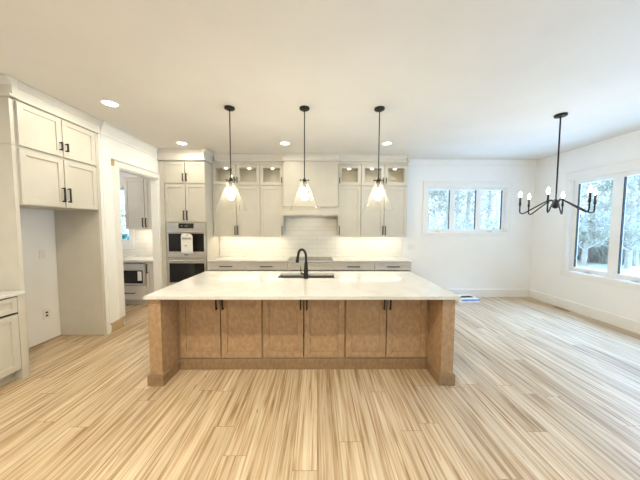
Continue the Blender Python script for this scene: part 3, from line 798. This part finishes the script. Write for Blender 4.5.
# sink
r = thing('sink', 'stainless undermount sink in the island countertop', 'sink', ((sx0+sx1)/2, (sy0+sy1)/2, 0.66))
hx, hy, t = (sx1-sx0)/2+0.006, (sy1-sy0)/2+0.006, 0.004
b = B().box(-hx, hx, -hy, hy, 0, t).box(-hx, -hx+t, -hy, hy, t, 0.226).box(hx-t, hx, -hy, hy, t, 0.226).box(-hx+t, hx-t, -hy, -hy+t, t, 0.226).box(-hx+t, hx-t, hy-t, hy, t, 0.226)
b.build('basin', sink_m, r)
B().lathe([(0, 0.0), (0.042, 0.0), (0.045, 0.003), (0.03, 0.004), (0, 0.002)], 24, (0, 0.05, t)).build('drain', steel_m, r, smooth=True)

# faucet
r = thing('faucet', 'matte black gooseneck kitchen faucet standing at the island sink', 'faucet', (-0.151, 3.180, 0.92))
B().lathe([(0, 0), (0.030, 0), (0.034, 0.006), (0.031, 0.012), (0.030, 0.10), (0.026, 0.14), (0.020, 0.22), (0, 0.22)], 24).build('body', black_m, r, smooth=True)
dx, dy = -0.80, 0.60; pts = [(0, 0, 0.20), (0, 0, 0.29)]
R = 0.068
for k in range(1, 12):
    a = PI*k/11*0.97
    q = R*(1-math.cos(a)); pts.append((dx*q, dy*q, 0.29+1.30*R*math.sin(a)))
pts.append((pts[-1][0]+dx*0.006, pts[-1][1]+dy*0.006, 0.27))
sp = B().tube(pts, 0.0165, 12).build('spout', black_m, r, smooth=True)
e = pts[-1]
B().tube([(e[0], e[1], e[2]+0.005), (e[0]+dx*0.006, e[1]+dy*0.006, e[2]-0.035), (e[0]+dx*0.012, e[1]+dy*0.012, e[2]-0.070)], [0.018, 0.021, 0.024], 14).build('spray_head', black_m, r, smooth=True)
lv = B().tube([(-0.02, 0, 0.062), (-0.062, 0.0, 0.062)], 0.014, 12).tube([(-0.060, 0, 0.060), (-0.066, 0, 0.10), (-0.072, 0.0, 0.155)], [0.007, 0.006, 0.005], 8).build('lever', black_m, r, smooth=True)

# ------------------------------------------------------------------ lights of the room
def pendant(x, y, label):
    r = thing('pendant_light', label, 'pendant light', (x, y, 1.832), 0, 'glass pendants above the island')
    zc = H-1.832
    B().lathe([(0, zc-0.001), (0.063, zc-0.001), (0.063, zc-0.018), (0.055, zc-0.024), (0.012, zc-0.026), (0, zc-0.026)], 32).build('canopy', bronze_m, r, smooth=True)
    B().tube([(0, 0, zc-0.02), (0, 0, 0.37)], 0.0065, 10).build('rod', bronze_m, r, smooth=True)
    b = B().lathe([(0, 0.385), (0.010, 0.385), (0.013, 0.37), (0.024, 0.362), (0.026, 0.32), (0.020, 0.30), (0.017, 0.255), (0, 0.255)], 20)
    for a in (0.15, 0.15+PI/2, 0.15+PI, 0.15+1.5*PI):
        c, s = math.cos(a), math.sin(a)
        b.tube([(0, 0, 0.352), (0.046*c, 0.046*s, 0.356)], 0.004, 6)
        b.tube([(0.044*c, 0.044*s, 0.356), (0.060*c, 0.060*s, 0.357)], [0.009, 0.009], 8)
    b.build('socket', bronze_m, r, smooth=True)
    t = 0.004
    B().lathe([(0.034, 0.335), (0.040, 0.330), (0.190, -0.024), (0.194, -0.028), (0.190, -0.030), (0.186, -0.024), (0.036, 0.327), (0.033, 0.331)], 48, closed=True).build('glass_shade', shade_m, r, smooth=True)
    B().lathe([(0, 0.252), (0.013, 0.250), (0.014, 0.225), (0.034, 0.195), (0.043, 0.165), (0.036, 0.128), (0.018, 0.108), (0, 0.104)], 20).build('bulb', bulb_m, r, smooth=True)
    lamp('pendant_lamp', 'POINT', 14, r, (0, 0, 0.165), WARM, 0.04)
pendant(-1.103, 3.160, 'clear glass cone pendant above the left end of the island')
pendant(-0.169, 3.154, 'clear glass cone pendant above the faucet in the middle of the island')
pendant(0.770, 3.150, 'clear glass cone pendant above the right end of the island')

r = thing('chandelier', 'black six-arm chandelier with lit candle bulbs near the right windows', 'chandelier', (3.188, 3.282, 1.80))
zc = H-1.80
B().lathe([(0, zc-0.001), (0.068, zc-0.001), (0.068, zc-0.022), (0.062, zc-0.028), (0.012, zc-0.03), (0, zc-0.03)], 32).build('canopy', black_m, r, smooth=True)
B().tube([(0, 0, zc-0.02), (0, 0, 0.13)], 0.009, 10).build('stem', black_m, r, smooth=True)
B().lathe([(0, 0.17), (0.016, 0.17), (0.022, 0.150), (0.038, 0.12), (0.042, 0.090), (0.030, 0.063), (0.012, 0.053), (0, 0.050)], 20).build('hub', black_m, r, smooth=True)
for k in range(6):
    a = math.radians(35+60*k); c, s = math.cos(a), math.sin(a)
    prof = [(0.022, 0.110), (0.032, 0.150), (0.050, 0.168), (0.080, 0.160), (0.15, 0.118), (0.25, 0.050), (0.325, 0.000), (0.353, -0.012), (0.376, -0.002), (0.383, 0.022), (0.383, 0.10)]
    arm = B().tube([(q*c, q*s, zz) for q, zz in prof], 0.0085, 8).build('arm', black_m, r, smooth=True)
    B().lathe([(0, 0.095), (0.010, 0.095), (0.014, 0.105), (0.0135, 0.145), (0.0115, 0.150), (0.0115, 0.215), (0, 0.215)], 14, (0.383*c, 0.383*s, 0)).build('candle_sleeve', black_m, arm, smooth=True)
    B().lathe([(0, 0.216), (0.008, 0.218), (0.016, 0.235), (0.018, 0.25), (0.012, 0.275), (0.004, 0.298), (0, 0.30)], 14, (0.383*c, 0.383*s, 0)).build('bulb', bulb_m, arm, smooth=True)
    lamp('candle_lamp', 'POINT', 4.5, r, (0.383*c, 0.383*s, 0.26), (1.0, 0.85, 0.66), 0.03)

def downlight(x, y, label, e=15):
    r = thing('recessed_light', label, 'ceiling light', (x, y, H), 0, 'recessed ceiling downlights')
    B().lathe([(0.075, -0.001), (0.098, -0.001), (0.098, -0.007), (0.078, -0.010), (0.075, -0.006)], 32, closed=True).build('trim_ring', trim_m, r, smooth=True)
    B().lathe([(0, -0.002), (0.075, -0.002), (0.075, -0.006), (0, -0.006)], 32).build('lens', lens_m, r)
    lamp('down_lamp', 'AREA', e, r, (0, 0, -0.013), WARM, 0.15)
downlight(-2.508, 3.072, 'lit recessed downlight nearest the fridge cabinets', 24)
downlight(-2.427, 4.498, 'lit recessed downlight in front of the wall oven cabinet')
downlight(-0.586, 4.462, 'lit recessed downlight in front of the range hood')
downlight(1.224, 4.430, 'lit recessed downlight in front of the right wall cabinets')
downlight(-1.75, 1.0, 'added fill downlight above the left foreground floor, out of the frame', 82)  # unseen downlights added as fill for foreground floor, island front and niche
downlight(-0.3, 1.0, 'added fill downlight above the middle foreground floor, out of the frame', 80)
downlight(-0.6, -1.4, 'unseen fill downlight behind the camera in the middle', 110)
r = thing('recessed_light', 'unseen downlight added to brighten the pantry', 'ceiling light', (-4.2, 4.45, H), 0, 'recessed ceiling downlights')  # lamp out of view, added to brighten the pantry
B().lathe([(0, -0.002), (0.085, -0.002), (0.085, -0.008), (0, -0.008)], 32).build('lens', lens_m, r)
lamp('down_lamp', 'AREA', 20, r, (0, 0, -0.013), (1, 0.88, 0.72), 0.15)

# ------------------------------------------------------------------ small things
def outlet(name, label, loc, rotz, kind='duplex', w=0.072, h=0.115, horiz=False, mat=socket_m):
    r = thing(name, label, 'outlet' if kind != 'switch' else 'light switch', loc, rotz)
    if horiz: w, h = h, w
    B().box(-w/2, w/2, -0.006, -0.0005, -h/2, h/2).build('cover_plate', plastic_m, r, bevel=0.001)
    if kind == 'duplex':
        for s in (-1, 1):
            q = 0.021*s
            if horiz: B().box(q-0.013, q+0.013, -0.0072, -0.0062, -0.012, 0.012).build('socket', mat, r)
            else: B().box(-0.015, 0.015, -0.0072, -0.0062, q-0.012, q+0.012).build('socket', mat, r)
    elif kind == 'switch':
        n = 3
        for k in range(n):
            x = -w/2+w*(k+0.5)/n
            B().box(x-0.016, x+0.016, -0.0085, -0.0062, -0.033, 0.033).build('rocker', plastic_m, r)
    return r
outlet('wall_outlet', 'white outlet at chest height on the fridge niche wall', (XN, 3.35, 1.216), PI/2, mat=plastic_m)
outlet('wall_outlet', 'white outlet with dark sockets low on the fridge niche wall', (XN, 3.36, 0.383), PI/2, w=0.09, h=0.13)
outlet('light_switch', 'three-gang white switch plate left of the back window', (2.115, YB, 1.143), 0, 'switch', w=0.17, h=0.118)
outlet('wall_outlet', 'small white outlet on the right wall baseboard near the corner', (XR-0.018, 5.02, 0.088), -PI/2, horiz=True, mat=plastic_m, h=0.10, w=0.06)
r = thing('floor_register', 'brown slotted floor register beside the right wall baseboard', 'floor vent', (4.78, 4.68, 0.001))
b = B().box(-0.055, -0.045, -0.15, 0.15, 0, 0.005).box(0.045, 0.055, -0.15, 0.15, 0, 0.005).box(-0.045, 0.045, -0.15, -0.14, 0, 0.005).box(-0.045, 0.045, 0.14, 0.15, 0, 0.005)
for k in range(13): b.box(-0.045, 0.045, -0.132+k*0.022-0.004, -0.132+k*0.022+0.004, 0, 0.004)
b.build('grille', raw_m, r); B().box(-0.045, 0.045, -0.14, 0.14, 0.0, 0.0012).build('duct_opening', socket_m, r)
# parcel on the floor by the back wall
r = thing('flat_box', 'low white box with blue printed band on the floor by the back wall', 'box', (3.20, 5.24, 0.001), 0.06)
B().box(-0.23, 0.23, -0.17, 0.17, 0, 0.080).build('carton', paper_m, r, bevel=0.003)
B().box(-0.17, 0.228, -0.1715, -0.1703, 0.034, 0.072).build('printed_band', bluep_m, r)
o = B().box(-0.14, 0.14, -0.05, 0.05, 0, 0.008)
for k in range(9): o.box(-0.125+k*0.03, -0.115+k*0.03, -0.042, 0.042, 0.008, 0.012)
o = o.build('vent_cover', bronze_m); o.location = (3.22, 5.22, 0.082); o.rotation_euler = (0, 0, 0.1)
tag(o, 'dark metal vent cover lying on top of the white box', 'vent cover')
